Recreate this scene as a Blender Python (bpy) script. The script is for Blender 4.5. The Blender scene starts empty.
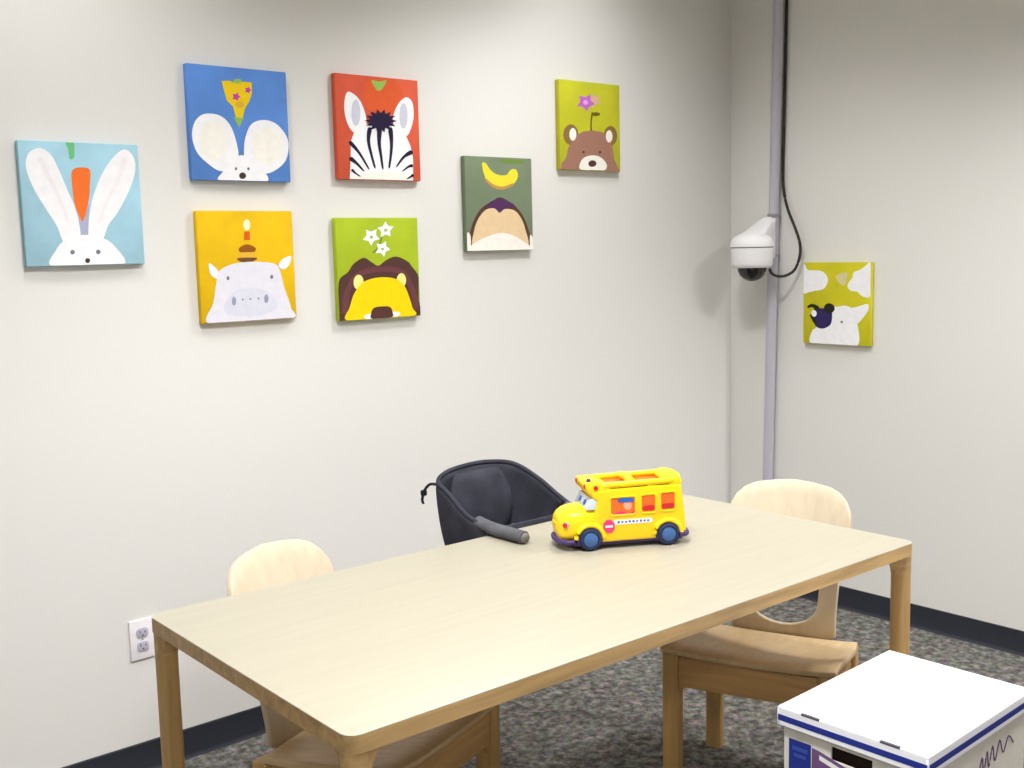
import bpy, bmesh, math, random
from mathutils import Vector, Matrix
random.seed(7)
C = bpy.context.scene.collection
PI = math.pi

# ------------------------------------------------------------------ helpers
def lin(c):
    c = c / 255.0
    return c / 12.92 if c <= 0.04045 else ((c + 0.055) / 1.055) ** 2.4

def rgb(r, g, b):
    return (lin(r), lin(g), lin(b), 1.0)

def mat(name, col, rough=0.55, spec=0.3, metal=0.0, vary=0.0, scale=8.0, bump=0.0, bscale=60.0,
        grain=None, coat=0.0, emit=None):
    """procedural principled material; grain = axis (0,1,2) along which wood fibres run"""
    m = bpy.data.materials.new(name)
    m.use_nodes = True
    nt = m.node_tree
    N, L = nt.nodes, nt.links
    b = N['Principled BSDF']
    b.inputs['Base Color'].default_value = rgb(*col)
    b.inputs['Roughness'].default_value = rough
    b.inputs['Specular IOR Level'].default_value = spec
    b.inputs['Metallic'].default_value = metal
    b.inputs['Coat Weight'].default_value = coat
    if emit:
        b.inputs['Emission Color'].default_value = rgb(*col)
        b.inputs['Emission Strength'].default_value = emit
    tc = N.new('ShaderNodeTexCoord')
    if vary:
        mp = N.new('ShaderNodeMapping')
        L.new(tc.outputs['Object'], mp.inputs['Vector'])
        if grain is not None:
            s = [22.0, 22.0, 22.0]
            s[grain] = 1.6
            mp.inputs['Scale'].default_value = s
        nz = N.new('ShaderNodeTexNoise')
        nz.inputs['Scale'].default_value = scale if grain is None else 2.2
        nz.inputs['Detail'].default_value = 6
        nz.inputs['Distortion'].default_value = 0.6 if grain is not None else 0.0
        L.new(mp.outputs['Vector'], nz.inputs['Vector'])
        rp = N.new('ShaderNodeValToRGB')
        d = tuple(max(0, c * (1 - vary)) for c in col)
        u = tuple(min(255, c * (1 + vary)) for c in col)
        rp.color_ramp.elements[0].position = 0.3
        rp.color_ramp.elements[1].position = 0.7
        rp.color_ramp.elements[0].color = rgb(*d)
        rp.color_ramp.elements[1].color = rgb(*u)
        L.new(nz.outputs['Fac'], rp.inputs['Fac'])
        L.new(rp.outputs['Color'], b.inputs['Base Color'])
    if bump:
        n2 = N.new('ShaderNodeTexNoise')
        n2.inputs['Scale'].default_value = bscale
        n2.inputs['Detail'].default_value = 4
        L.new(tc.outputs['Object'], n2.inputs['Vector'])
        bp = N.new('ShaderNodeBump')
        bp.inputs['Strength'].default_value = bump
        bp.inputs['Distance'].default_value = 0.002
        L.new(n2.outputs['Fac'], bp.inputs['Height'])
        L.new(bp.outputs['Normal'], b.inputs['Normal'])
    return m

def carpet_mat():
    m = bpy.data.materials.new('loop_carpet')
    m.use_nodes = True
    nt = m.node_tree
    N, L = nt.nodes, nt.links
    b = N['Principled BSDF']
    b.inputs['Roughness'].default_value = 1.0
    b.inputs['Specular IOR Level'].default_value = 0.05
    tc = N.new('ShaderNodeTexCoord')
    n1 = N.new('ShaderNodeTexNoise')
    n1.inputs['Scale'].default_value = 34
    n1.inputs['Detail'].default_value = 3
    n1.inputs['Roughness'].default_value = 0.65
    v = N.new('ShaderNodeTexVoronoi')
    v.inputs['Scale'].default_value = 75
    L.new(tc.outputs['Object'], n1.inputs['Vector'])
    L.new(tc.outputs['Object'], v.inputs['Vector'])
    r = N.new('ShaderNodeValToRGB')
    r.color_ramp.elements[0].position = 0.34
    r.color_ramp.elements[0].color = rgb(70, 66, 57)
    r.color_ramp.elements[1].position = 0.66
    r.color_ramp.elements[1].color = rgb(130, 124, 112)
    e = r.color_ramp.elements.new(0.5)
    e.color = rgb(100, 95, 84)
    L.new(n1.outputs['Fac'], r.inputs['Fac'])
    mx = N.new('ShaderNodeMixRGB')
    mx.blend_type = 'OVERLAY'
    mx.inputs['Fac'].default_value = 0.35
    L.new(r.outputs['Color'], mx.inputs['Color1'])
    L.new(v.outputs['Color'], mx.inputs['Color2'])
    hs = N.new('ShaderNodeHueSaturation')
    hs.inputs['Saturation'].default_value = 0.45
    L.new(mx.outputs['Color'], hs.inputs['Color'])
    L.new(hs.outputs['Color'], b.inputs['Base Color'])
    bp = N.new('ShaderNodeBump')
    bp.inputs['Strength'].default_value = 0.6
    bp.inputs['Distance'].default_value = 0.004
    L.new(v.outputs['Distance'], bp.inputs['Height'])
    L.new(bp.outputs['Normal'], b.inputs['Normal'])
    return m

class MB:
    """collects shapes and links them as ONE mesh object"""
    def __init__(self):
        self.bm = bmesh.new()
    def box(self, x0, x1, y0, y1, z0, z1, mi=0, bevel=0.0, seg=2, M=None):
        b2 = bmesh.new()
        bmesh.ops.create_cube(b2, size=1.0)
        for v in b2.verts:
            v.co = Vector(((x0 + x1) / 2 + v.co.x * (x1 - x0), (y0 + y1) / 2 + v.co.y * (y1 - y0), (z0 + z1) / 2 + v.co.z * (z1 - z0)))
        if bevel:
            bmesh.ops.bevel(b2, geom=b2.edges[:], offset=bevel, segments=seg, profile=0.5, affect='EDGES')
        self._add(b2, mi, M)
        return self
    def _add(self, b2, mi=0, M=None):
        if M is not None:
            bmesh.ops.transform(b2, matrix=M, verts=b2.verts[:])
        for f in b2.faces:
            f.material_index = mi if mi is not None else f.material_index
        me = bpy.data.meshes.new('tmp')
        b2.to_mesh(me)
        b2.free()
        self.bm.from_mesh(me)
        bpy.data.meshes.remove(me)
    def prism(self, pts, d0, d1, axis='z', mi=0, bevel=0.0, seg=2, M=None):
        """polygon pts extruded from d0 to d1 along axis. axis z: (x,y); y: (x,z); x: (y,z)"""
        b2 = bmesh.new()
        def mk(p, d):
            return {'z': (p[0], p[1], d), 'y': (p[0], d, p[1]), 'x': (d, p[0], p[1])}[axis]
        a = [b2.verts.new(mk(p, d0)) for p in pts]
        b = [b2.verts.new(mk(p, d1)) for p in pts]
        n = len(pts)
        b2.faces.new(a)
        b2.faces.new(b[::-1])
        for i in range(n):
            b2.faces.new((a[i], b[i], b[(i + 1) % n], a[(i + 1) % n]))
        bmesh.ops.recalc_face_normals(b2, faces=b2.faces[:])
        if bevel:
            es = [e for e in b2.edges if len(e.link_faces) == 2 and e.calc_face_angle(0) > 0.6]
            bmesh.ops.bevel(b2, geom=es, offset=bevel, segments=seg, profile=0.5, affect='EDGES')
        self._add(b2, mi, M)
        return self
    def tube(self, path, r, n=12, mi=0, flat=1.0, up=(0, 0, 1), caps=True, M=None):
        """swept tube; r a number or list; flat squashes along the up direction"""
        b2 = bmesh.new()
        path = [Vector(p) for p in path]
        rs = r if isinstance(r, (list, tuple)) else [r] * len(path)
        rings = []
        for i, p in enumerate(path):
            t = (path[min(i + 1, len(path) - 1)] - path[max(i - 1, 0)]).normalized()
            u = Vector(up)
            if abs(t.dot(u)) > 0.95:
                u = Vector((1, 0, 0)) if abs(t.x) < 0.9 else Vector((0, 1, 0))
            s = t.cross(u).normalized()
            w = s.cross(t).normalized()
            rings.append([b2.verts.new(p + s * (rs[i] * math.cos(2 * PI * k / n)) + w * (rs[i] * flat * math.sin(2 * PI * k / n))) for k in range(n)])
        for A, B in zip(rings, rings[1:]):
            for k in range(n):
                b2.faces.new((A[k], A[(k + 1) % n], B[(k + 1) % n], B[k]))
        if caps:
            b2.faces.new(rings[0][::-1])
            b2.faces.new(rings[-1])
        bmesh.ops.recalc_face_normals(b2, faces=b2.faces[:])
        self._add(b2, mi, M)
        return self
    def lathe(self, prof, n=32, mi=0, M=None, caps=True):
        """profile (r,z) revolved about z"""
        b2 = bmesh.new()
        rings = []
        for r, z in prof:
            if r < 1e-6:
                rings.append([b2.verts.new((0, 0, z))])
            else:
                rings.append([b2.verts.new((r * math.cos(2 * PI * k / n), r * math.sin(2 * PI * k / n), z)) for k in range(n)])
        for A, B in zip(rings, rings[1:]):
            for k in range(n):
                k2 = (k + 1) % n
                if len(A) == 1 and len(B) == 1:
                    continue
                if len(A) == 1:
                    b2.faces.new((A[0], B[k], B[k2]))
                elif len(B) == 1:
                    b2.faces.new((A[k], B[0], A[k2]))
                else:
                    b2.faces.new((A[k], A[k2], B[k2], B[k]))
        for R in (rings[0], rings[-1]):
            if len(R) > 1 and caps:
                b2.faces.new(R)
        bmesh.ops.recalc_face_normals(b2, faces=b2.faces[:])
        self._add(b2, mi, M)
        return self
    def loft(self, loops, closed=True, cap0=True, cap1=True, mi=0, M=None):
        b2 = bmesh.new()
        R = [[b2.verts.new(p) for p in lp] for lp in loops]
        n = len(loops[0])
        for A, B in zip(R, R[1:]):
            for k in range(n if closed else n - 1):
                b2.faces.new((A[k], A[(k + 1) % n], B[(k + 1) % n], B[k]))
        if closed and cap0:
            b2.faces.new(R[0][::-1])
        if closed and cap1:
            b2.faces.new(R[-1])
        bmesh.ops.recalc_face_normals(b2, faces=b2.faces[:])
        self._add(b2, mi, M)
        return self
    def build(self, name, mats, parent=None, smooth=True, bevel=0.0, sub=0, solid=0.0, angle=40):
        me = bpy.data.meshes.new(name)
        self.bm.to_mesh(me)
        self.bm.free()
        for m in (mats if isinstance(mats, (list, tuple)) else [mats]):
            me.materials.append(m)
        o = bpy.data.objects.new(name, me)
        C.objects.link(o)
        if parent is not None:
            o.parent = parent
        if smooth:
            me.shade_smooth()
            try:
                me.set_sharp_from_angle(angle=math.radians(angle))
            except Exception:
                pass
        if solid:
            s = o.modifiers.new('thickness', 'SOLIDIFY')
            s.thickness = solid
            s.offset = -1
        if bevel:
            b = o.modifiers.new('bevel', 'BEVEL')
            b.width = bevel
            b.segments = 2
            b.limit_method = 'ANGLE'
        if sub:
            s = o.modifiers.new('subsurf', 'SUBSURF')
            s.levels = s.render_levels = sub
        return o

def tag(o, label=None, cat=None, group=None, kind=None):
    if label: o['label'] = label
    if cat: o['category'] = cat
    if group: o['group'] = group
    if kind: o['kind'] = kind
    return o

def thing(name, label, cat, loc=(0, 0, 0), rz=0.0, group=None):
    o = bpy.data.objects.new(name, None)
    C.objects.link(o)
    o.empty_display_size = 0.1
    o.location = loc
    o.rotation_euler = (0, 0, rz)
    return tag(o, label, cat, group)

def copy_tree(o, parent=None):
    c = o.copy()
    C.objects.link(c)
    if parent is not None:
        c.parent = parent
    for ch in [x for x in list(bpy.data.objects) if x.parent == o]:
        copy_tree(ch, c)
    return c

def rrect(w, h, r, n=6, cx=0.0, cy=0.0):
    """rounded rectangle outline, counter-clockwise"""
    out = []
    for sx, sy, a0 in ((1, 1, 0), (-1, 1, PI / 2), (-1, -1, PI), (1, -1, 1.5 * PI)):
        for i in range(n + 1):
            a = a0 + PI / 2 * i / n
            out.append((cx + sx * (w / 2 - r) + r * math.cos(a), cy + sy * (h / 2 - r) + r * math.sin(a)))
    return out

def smooth_closed(pts, k=5):
    """closed Catmull-Rom through the points"""
    n = len(pts)
    out = []
    for i in range(n):
        p0, p1, p2, p3 = (pts[(i + j - 1) % n] for j in range(4))
        for s in range(k):
            t = s / k
            out.append(tuple(0.5 * (2 * p1[d] + (p2[d] - p0[d]) * t + (2 * p0[d] - 5 * p1[d] + 4 * p2[d] - p3[d]) * t * t + (3 * p1[d] - p0[d] - 3 * p2[d] + p3[d]) * t ** 3) for d in range(len(p1))))
    return out

def smooth_open(pts, k=6):
    P = [pts[0]] + list(pts) + [pts[-1]]
    out = []
    for i in range(1, len(P) - 2):
        p0, p1, p2, p3 = P[i - 1], P[i], P[i + 1], P[i + 2]
        for s in range(k):
            t = s / k
            out.append(tuple(0.5 * (2 * p1[d] + (p2[d] - p0[d]) * t + (2 * p0[d] - 5 * p1[d] + 4 * p2[d] - p3[d]) * t * t + (3 * p1[d] - p0[d] - 3 * p2[d] + p3[d]) * t ** 3) for d in range(len(p1))))
    out.append(tuple(pts[-1]))
    return out

# pictures: painted shapes in canvas coordinates (0..1 across, 0..1 up)
ART = {
 'bunny': [
  ('green', 's', [(0.387, 0.997), (0.448, 0.997), (0.454, 0.943), (0.445, 0.874), (0.41, 0.864), (0.402, 0.94)]),
  ('cord', 'p', [(0.457, 0.498), (0.544, 0.5), (0.521, 0.241), (0.441, 0.241)]),
  ('orange', 's', [(0.422, 0.77), (0.499, 0.798), (0.572, 0.777), (0.56, 0.638), (0.547, 0.543), (0.494, 0.378), (0.464, 0.378), (0.424, 0.497), (0.413, 0.651)]),
  ('white', 's', [(0.174, 0.944), (0.26, 0.89), (0.317, 0.766), (0.372, 0.615), (0.421, 0.48), (0.451, 0.326), (0.442, 0.215), (0.32, 0.181), (0.264, 0.325), (0.177, 0.475), (0.092, 0.64), (0.052, 0.788), (0.08, 0.897)]),
  ('white', 's', [(0.876, 0.958), (0.954, 0.9), (0.964, 0.793), (0.915, 0.65), (0.798, 0.452), (0.697, 0.328), (0.634, 0.206), (0.527, 0.198), (0.532, 0.362), (0.573, 0.535), (0.659, 0.728), (0.761, 0.872)]),
  ('blush', 's', [(0.148, 0.841), (0.213, 0.703), (0.285, 0.539), (0.341, 0.372), (0.364, 0.381), (0.313, 0.552), (0.245, 0.72), (0.184, 0.862)]),
  ('blush', 's', [(0.849, 0.874), (0.783, 0.705), (0.682, 0.526), (0.609, 0.367), (0.631, 0.358), (0.709, 0.515), (0.817, 0.692), (0.89, 0.864)]),
  ('white', 's', [(0.192, 0.005), (0.239, 0.122), (0.322, 0.207), (0.48, 0.249), (0.635, 0.224), (0.737, 0.153), (0.815, 0.003), (0.493, 0.003)]),
  ('grey', 's', [(0.396, 0.109), (0.391, 0.098), (0.381, 0.091), (0.37, 0.092), (0.361, 0.098), (0.358, 0.109), (0.363, 0.12), (0.373, 0.127), (0.384, 0.127), (0.393, 0.12)]),
  ('grey', 's', [(0.613, 0.107), (0.609, 0.096), (0.598, 0.089), (0.586, 0.089), (0.577, 0.096), (0.574, 0.108), (0.579, 0.119), (0.589, 0.126), (0.601, 0.125), (0.61, 0.118)]),
  ('dark', 's', [(0.519, 0.037), (0.514, 0.025), (0.503, 0.018), (0.491, 0.018), (0.481, 0.026), (0.478, 0.038), (0.483, 0.05), (0.494, 0.057), (0.507, 0.057), (0.516, 0.05)]),
 ],
 'mouse': [
  ('leaf', 'p', [(0.436, 0.563), (0.541, 0.568), (0.485, 0.472)]),
  ('yellow', 'p', [(0.337, 0.872), (0.418, 0.88), (0.475, 0.86), (0.505, 0.874), (0.574, 0.883), (0.636, 0.88), (0.636, 0.796), (0.608, 0.717), (0.557, 0.65), (0.529, 0.566), (0.459, 0.563), (0.437, 0.654), (0.378, 0.705), (0.355, 0.788)]),
  ('leaf', 's', [(0.538, 0.884), (0.53, 0.872), (0.508, 0.863), (0.481, 0.861), (0.46, 0.867), (0.453, 0.879), (0.461, 0.891), (0.483, 0.9), (0.51, 0.902), (0.531, 0.896)]),
  ('magenta', 'p', [(0.519, 0.747), (0.493, 0.732), (0.485, 0.706), (0.463, 0.722), (0.433, 0.718), (0.447, 0.743), (0.436, 0.766), (0.466, 0.765), (0.489, 0.784), (0.494, 0.759)]),
  ('magenta', 'p', [(0.635, 0.813), (0.612, 0.801), (0.606, 0.779), (0.588, 0.792), (0.562, 0.789), (0.574, 0.81), (0.564, 0.829), (0.59, 0.828), (0.609, 0.844), (0.613, 0.823)]),
  ('gold', 's', [(0.547, 0.68), (0.538, 0.663), (0.516, 0.652), (0.489, 0.651), (0.468, 0.66), (0.461, 0.675), (0.47, 0.692), (0.492, 0.703), (0.519, 0.704), (0.54, 0.696)]),
  ('white', 's', [(0.201, 0.581), (0.314, 0.563), (0.4, 0.485), (0.448, 0.351), (0.464, 0.214), (0.416, 0.119), (0.279, 0.082), (0.167, 0.138), (0.06, 0.236), (0.02, 0.369), (0.046, 0.487), (0.115, 0.56)]),
  ('white', 's', [(0.744, 0.555), (0.874, 0.523), (0.97, 0.422), (0.989, 0.317), (0.948, 0.193), (0.831, 0.102), (0.709, 0.073), (0.533, 0.13), (0.52, 0.25), (0.543, 0.388), (0.613, 0.511)]),
  ('ivory', 's', [(0.354, 0.347), (0.337, 0.269), (0.296, 0.206), (0.24, 0.17), (0.181, 0.168), (0.13, 0.201), (0.097, 0.262), (0.088, 0.338), (0.105, 0.415), (0.145, 0.478), (0.2, 0.515), (0.259, 0.517), (0.311, 0.485), (0.345, 0.424)]),
  ('ivory', 's', [(0.928, 0.324), (0.908, 0.251), (0.86, 0.192), (0.794, 0.158), (0.722, 0.156), (0.659, 0.186), (0.618, 0.242), (0.606, 0.313), (0.626, 0.385), (0.673, 0.444), (0.739, 0.478), (0.81, 0.481), (0.874, 0.452), (0.916, 0.395)]),
  ('white', 's', [(0.255, 0.003), (0.287, 0.065), (0.399, 0.178), (0.494, 0.229), (0.595, 0.183), (0.71, 0.1), (0.746, 0.004), (0.491, 0.003)]),
  ('grey', 's', [(0.442, 0.107), (0.44, 0.099), (0.433, 0.094), (0.426, 0.094), (0.421, 0.099), (0.419, 0.107), (0.422, 0.115), (0.428, 0.12), (0.435, 0.12), (0.44, 0.115)]),
  ('grey', 's', [(0.568, 0.11), (0.565, 0.102), (0.559, 0.097), (0.552, 0.097), (0.546, 0.102), (0.544, 0.11), (0.547, 0.118), (0.553, 0.123), (0.56, 0.123), (0.566, 0.118)]),
  ('dark', 's', [(0.529, 0.047), (0.521, 0.03), (0.503, 0.019), (0.481, 0.019), (0.464, 0.029), (0.458, 0.046), (0.466, 0.063), (0.484, 0.074), (0.506, 0.075), (0.523, 0.064)]),
 ],
 'zebra': [
  ('orange2', 's', [(0.398, 0.967), (0.71, 0.969), (0.81, 0.838), (0.653, 0.659), (0.384, 0.679), (0.33, 0.828)]),
  ('leaf', 's', [(0.429, 0.96), (0.521, 0.954), (0.61, 0.971), (0.542, 0.877), (0.486, 0.874)]),
  ('white', 's', [(0.137, 0.826), (0.227, 0.806), (0.304, 0.726), (0.349, 0.594), (0.333, 0.475), (0.259, 0.43), (0.17, 0.468), (0.114, 0.566), (0.097, 0.699)]),
  ('white', 's', [(0.852, 0.826), (0.924, 0.775), (0.932, 0.637), (0.89, 0.515), (0.833, 0.444), (0.728, 0.465), (0.67, 0.574), (0.696, 0.678), (0.764, 0.775)]),
  ('stripegrey', 's', [(0.282, 0.641), (0.268, 0.566), (0.239, 0.519), (0.206, 0.518), (0.182, 0.562), (0.176, 0.636), (0.19, 0.71), (0.218, 0.757), (0.251, 0.759), (0.275, 0.714)]),
  ('stripegrey', 's', [(0.855, 0.642), (0.842, 0.569), (0.814, 0.523), (0.782, 0.522), (0.759, 0.566), (0.753, 0.638), (0.766, 0.711), (0.794, 0.757), (0.826, 0.759), (0.849, 0.715)]),
  ('white', 'p', [(0.126, 0.003), (0.146, 0.2), (0.154, 0.351), (0.199, 0.453), (0.315, 0.525), (0.502, 0.567), (0.689, 0.541), (0.813, 0.477), (0.881, 0.342), (0.907, 0.223), (0.897, 0.003)]),
  ('cream', 's', [(0.167, 0.008), (0.415, 0.073), (0.666, 0.075), (0.876, 0.015)]),
  ('ink', 's', [(0.36, 0.495), (0.345, 0.373), (0.378, 0.238), (0.418, 0.121), (0.438, 0.127), (0.408, 0.245), (0.384, 0.377), (0.409, 0.493)]),
  ('ink', 's', [(0.476, 0.498), (0.47, 0.361), (0.491, 0.242), (0.513, 0.116), (0.534, 0.119), (0.523, 0.247), (0.513, 0.365), (0.53, 0.5)]),
  ('ink', 's', [(0.609, 0.502), (0.622, 0.367), (0.613, 0.249), (0.593, 0.129), (0.614, 0.128), (0.644, 0.248), (0.663, 0.369), (0.66, 0.507)]),
  ('ink', 's', [(0.134, 0.339), (0.238, 0.246), (0.342, 0.11), (0.357, 0.117), (0.262, 0.261), (0.166, 0.362)]),
  ('ink', 's', [(0.128, 0.185), (0.204, 0.143), (0.283, 0.082), (0.295, 0.092), (0.226, 0.162), (0.157, 0.215)]),
  ('ink', 's', [(0.145, 0.083), (0.187, 0.053), (0.242, 0.028), (0.249, 0.036), (0.201, 0.066), (0.165, 0.1)]),
  ('ink', 's', [(0.876, 0.305), (0.779, 0.246), (0.69, 0.145), (0.703, 0.137), (0.802, 0.227), (0.902, 0.27)]),
  ('ink', 's', [(0.888, 0.168), (0.833, 0.147), (0.765, 0.099), (0.772, 0.091), (0.845, 0.129), (0.898, 0.139)]),
  ('ink', 's', [(0.889, 0.071), (0.86, 0.049), (0.819, 0.025), (0.825, 0.016), (0.872, 0.032), (0.909, 0.046)]),
  ('ink', 'p', [(0.719, 0.585), (0.646, 0.565), (0.696, 0.533), (0.619, 0.533), (0.639, 0.491), (0.573, 0.51), (0.558, 0.465), (0.515, 0.5), (0.47, 0.462), (0.459, 0.505), (0.392, 0.481), (0.415, 0.524), (0.34, 0.518), (0.392, 0.553), (0.323, 0.567), (0.393, 0.587), (0.345, 0.618), (0.42, 0.619), (0.401, 0.66), (0.466, 0.642), (0.481, 0.686), (0.523, 0.652), (0.569, 0.691), (0.579, 0.647), (0.648, 0.672), (0.624, 0.628), (0.701, 0.634), (0.648, 0.599)]),
 ],
 'hippo': [
  ('flame', 's', [(0.543, 0.874), (0.534, 0.844), (0.516, 0.826), (0.494, 0.826), (0.478, 0.844), (0.473, 0.873), (0.481, 0.902), (0.5, 0.921), (0.521, 0.921), (0.538, 0.903)]),
  ('red', 'p', [(0.478, 0.814), (0.534, 0.815), (0.533, 0.737), (0.469, 0.736)]),
  ('brown', 's', [(0.416, 0.667), (0.497, 0.699), (0.583, 0.668), (0.568, 0.628), (0.431, 0.627)]),
  ('gold', 'p', [(0.423, 0.627), (0.575, 0.628), (0.586, 0.57), (0.402, 0.57)]),
  ('dark2', 's', [(0.384, 0.57), (0.49, 0.578), (0.6, 0.57), (0.513, 0.525), (0.469, 0.525)]),
  ('blush', 's', [(0.099, 0.534), (0.148, 0.508), (0.193, 0.455), (0.184, 0.393), (0.11, 0.437)]),
  ('blush', 's', [(0.964, 0.582), (0.951, 0.515), (0.884, 0.46), (0.823, 0.496), (0.871, 0.555)]),
  ('hide', 's', [(0.051, 0.005), (0.12, 0.18), (0.166, 0.378), (0.206, 0.47), (0.338, 0.523), (0.496, 0.539), (0.655, 0.534), (0.796, 0.508), (0.845, 0.421), (0.873, 0.294), (0.919, 0.168), (0.942, 0.088), (0.96, 0.003), (0.481, 0.003)]),
  ('hide2', 's', [(0.227, 0.102), (0.323, 0.269), (0.499, 0.298), (0.691, 0.265), (0.789, 0.107), (0.518, 0.034)]),
  ('slate', 's', [(0.354, 0.189), (0.349, 0.165), (0.336, 0.151), (0.322, 0.151), (0.312, 0.166), (0.309, 0.189), (0.315, 0.213), (0.327, 0.227), (0.341, 0.227), (0.351, 0.212)]),
  ('slate', 's', [(0.696, 0.195), (0.69, 0.171), (0.677, 0.156), (0.663, 0.156), (0.652, 0.171), (0.65, 0.195), (0.655, 0.219), (0.668, 0.234), (0.682, 0.233), (0.693, 0.218)]),
  ('grey', 's', [(0.298, 0.397), (0.294, 0.386), (0.286, 0.38), (0.276, 0.38), (0.269, 0.387), (0.267, 0.397), (0.27, 0.408), (0.278, 0.415), (0.288, 0.415), (0.295, 0.408)]),
  ('grey', 's', [(0.758, 0.394), (0.755, 0.383), (0.746, 0.377), (0.736, 0.377), (0.729, 0.384), (0.726, 0.395), (0.73, 0.406), (0.738, 0.413), (0.748, 0.412), (0.756, 0.406)]),
  ('grey', 's', [(0.431, 0.198), (0.429, 0.193), (0.425, 0.19), (0.419, 0.19), (0.415, 0.193), (0.414, 0.199), (0.416, 0.204), (0.42, 0.207), (0.426, 0.207), (0.43, 0.204)]),
  ('grey', 's', [(0.51, 0.2), (0.508, 0.195), (0.504, 0.192), (0.498, 0.192), (0.494, 0.195), (0.493, 0.201), (0.495, 0.206), (0.499, 0.209), (0.505, 0.209), (0.509, 0.206)]),
  ('grey', 's', [(0.598, 0.201), (0.596, 0.195), (0.592, 0.192), (0.586, 0.192), (0.582, 0.195), (0.581, 0.201), (0.583, 0.206), (0.587, 0.21), (0.593, 0.21), (0.597, 0.206)]),
 ],
 'lion': [
  ('leaf2', 's', [(0.444, 0.655), (0.508, 0.706), (0.554, 0.806), (0.539, 0.81), (0.493, 0.713), (0.431, 0.667)]),
  ('white', 'p', [(0.52, 0.789), (0.451, 0.776), (0.414, 0.726), (0.381, 0.775), (0.314, 0.786), (0.362, 0.829), (0.358, 0.886), (0.42, 0.864), (0.486, 0.889), (0.476, 0.831)]),
  ('white', 'p', [(0.655, 0.815), (0.594, 0.835), (0.533, 0.81), (0.541, 0.865), (0.497, 0.903), (0.562, 0.918), (0.596, 0.966), (0.629, 0.921), (0.694, 0.912), (0.649, 0.869)]),
  ('white', 'p', [(0.647, 0.686), (0.588, 0.664), (0.565, 0.614), (0.524, 0.653), (0.461, 0.653), (0.495, 0.698), (0.478, 0.748), (0.54, 0.738), (0.594, 0.769), (0.598, 0.717)]),
  ('leaf', 's', [(0.438, 0.812), (0.433, 0.802), (0.423, 0.796), (0.411, 0.796), (0.401, 0.802), (0.398, 0.812), (0.403, 0.821), (0.413, 0.827), (0.425, 0.827), (0.435, 0.821)]),
  ('leaf', 's', [(0.615, 0.878), (0.61, 0.869), (0.6, 0.863), (0.587, 0.863), (0.578, 0.868), (0.575, 0.878), (0.579, 0.888), (0.589, 0.894), (0.602, 0.894), (0.611, 0.888)]),
  ('leaf', 's', [(0.567, 0.692), (0.563, 0.684), (0.553, 0.678), (0.542, 0.678), (0.534, 0.684), (0.531, 0.692), (0.535, 0.701), (0.544, 0.706), (0.555, 0.706), (0.564, 0.701)]),
  ('mane', 's', [(0.003, 0.003), (0.003, 0.161), (0.005, 0.322), (0.031, 0.418), (0.122, 0.474), (0.195, 0.555), (0.316, 0.609), (0.412, 0.563), (0.489, 0.528), (0.592, 0.583), (0.713, 0.613), (0.851, 0.564), (0.907, 0.507), (0.982, 0.416), (0.984, 0.285), (0.982, 0.153), (0.996, 0.005), (0.494, 0.003)]),
  ('mane2', 's', [(0.101, 0.092), (0.14, 0.279), (0.263, 0.427), (0.524, 0.463), (0.761, 0.427), (0.879, 0.242), (0.907, 0.083), (0.975, 0.093), (0.944, 0.263), (0.804, 0.472), (0.528, 0.518), (0.231, 0.473), (0.079, 0.298), (0.036, 0.1)]),
  ('pale', 's', [(0.301, 0.372), (0.287, 0.329), (0.256, 0.303), (0.22, 0.303), (0.192, 0.33), (0.184, 0.373), (0.197, 0.415), (0.228, 0.442), (0.265, 0.442), (0.293, 0.415)]),
  ('pale', 's', [(0.826, 0.371), (0.812, 0.327), (0.78, 0.301), (0.743, 0.301), (0.714, 0.328), (0.706, 0.371), (0.72, 0.414), (0.752, 0.441), (0.789, 0.441), (0.817, 0.414)]),
  ('lion', 's', [(0.082, 0.006), (0.125, 0.128), (0.182, 0.256), (0.281, 0.361), (0.421, 0.404), (0.58, 0.409), (0.708, 0.384), (0.804, 0.31), (0.857, 0.203), (0.896, 0.088), (0.919, 0.006), (0.494, 0.003)]),
  ('white', 's', [(0.425, 0.028), (0.411, 0.012), (0.377, 0.003), (0.335, 0.004), (0.303, 0.014), (0.291, 0.029), (0.305, 0.044), (0.339, 0.053), (0.38, 0.053), (0.413, 0.043)]),
  ('white', 's', [(0.734, 0.034), (0.72, 0.019), (0.685, 0.01), (0.643, 0.01), (0.61, 0.02), (0.598, 0.036), (0.612, 0.051), (0.646, 0.06), (0.688, 0.059), (0.722, 0.05)]),
  ('umber', 's', [(0.375, 0.052), (0.412, 0.109), (0.512, 0.121), (0.611, 0.11), (0.641, 0.058), (0.624, 0.006), (0.392, 0.005)]),
 ],
 'hedge': [
  ('olive', 's', [(0.524, 0.982), (0.866, 0.98), (0.841, 0.942), (0.544, 0.942)]),
  ('banana', 's', [(0.249, 0.918), (0.302, 0.931), (0.372, 0.862), (0.47, 0.814), (0.605, 0.813), (0.676, 0.869), (0.757, 0.873), (0.782, 0.796), (0.702, 0.715), (0.552, 0.68), (0.418, 0.697), (0.3, 0.766)]),
  ('bananadark', 's', [(0.278, 0.782), (0.419, 0.706), (0.552, 0.689), (0.695, 0.724), (0.712, 0.704), (0.551, 0.657), (0.417, 0.67), (0.309, 0.734)]),
  ('hair', 's', [(0.051, 0.061), (0.066, 0.238), (0.134, 0.363), (0.238, 0.464), (0.375, 0.526), (0.501, 0.572), (0.634, 0.53), (0.756, 0.463), (0.854, 0.364), (0.925, 0.231), (0.952, 0.059), (0.491, 0.018)]),
  ('plum', 's', [(0.295, 0.487), (0.5, 0.561), (0.723, 0.488), (0.607, 0.45), (0.491, 0.412), (0.393, 0.454)]),
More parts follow.
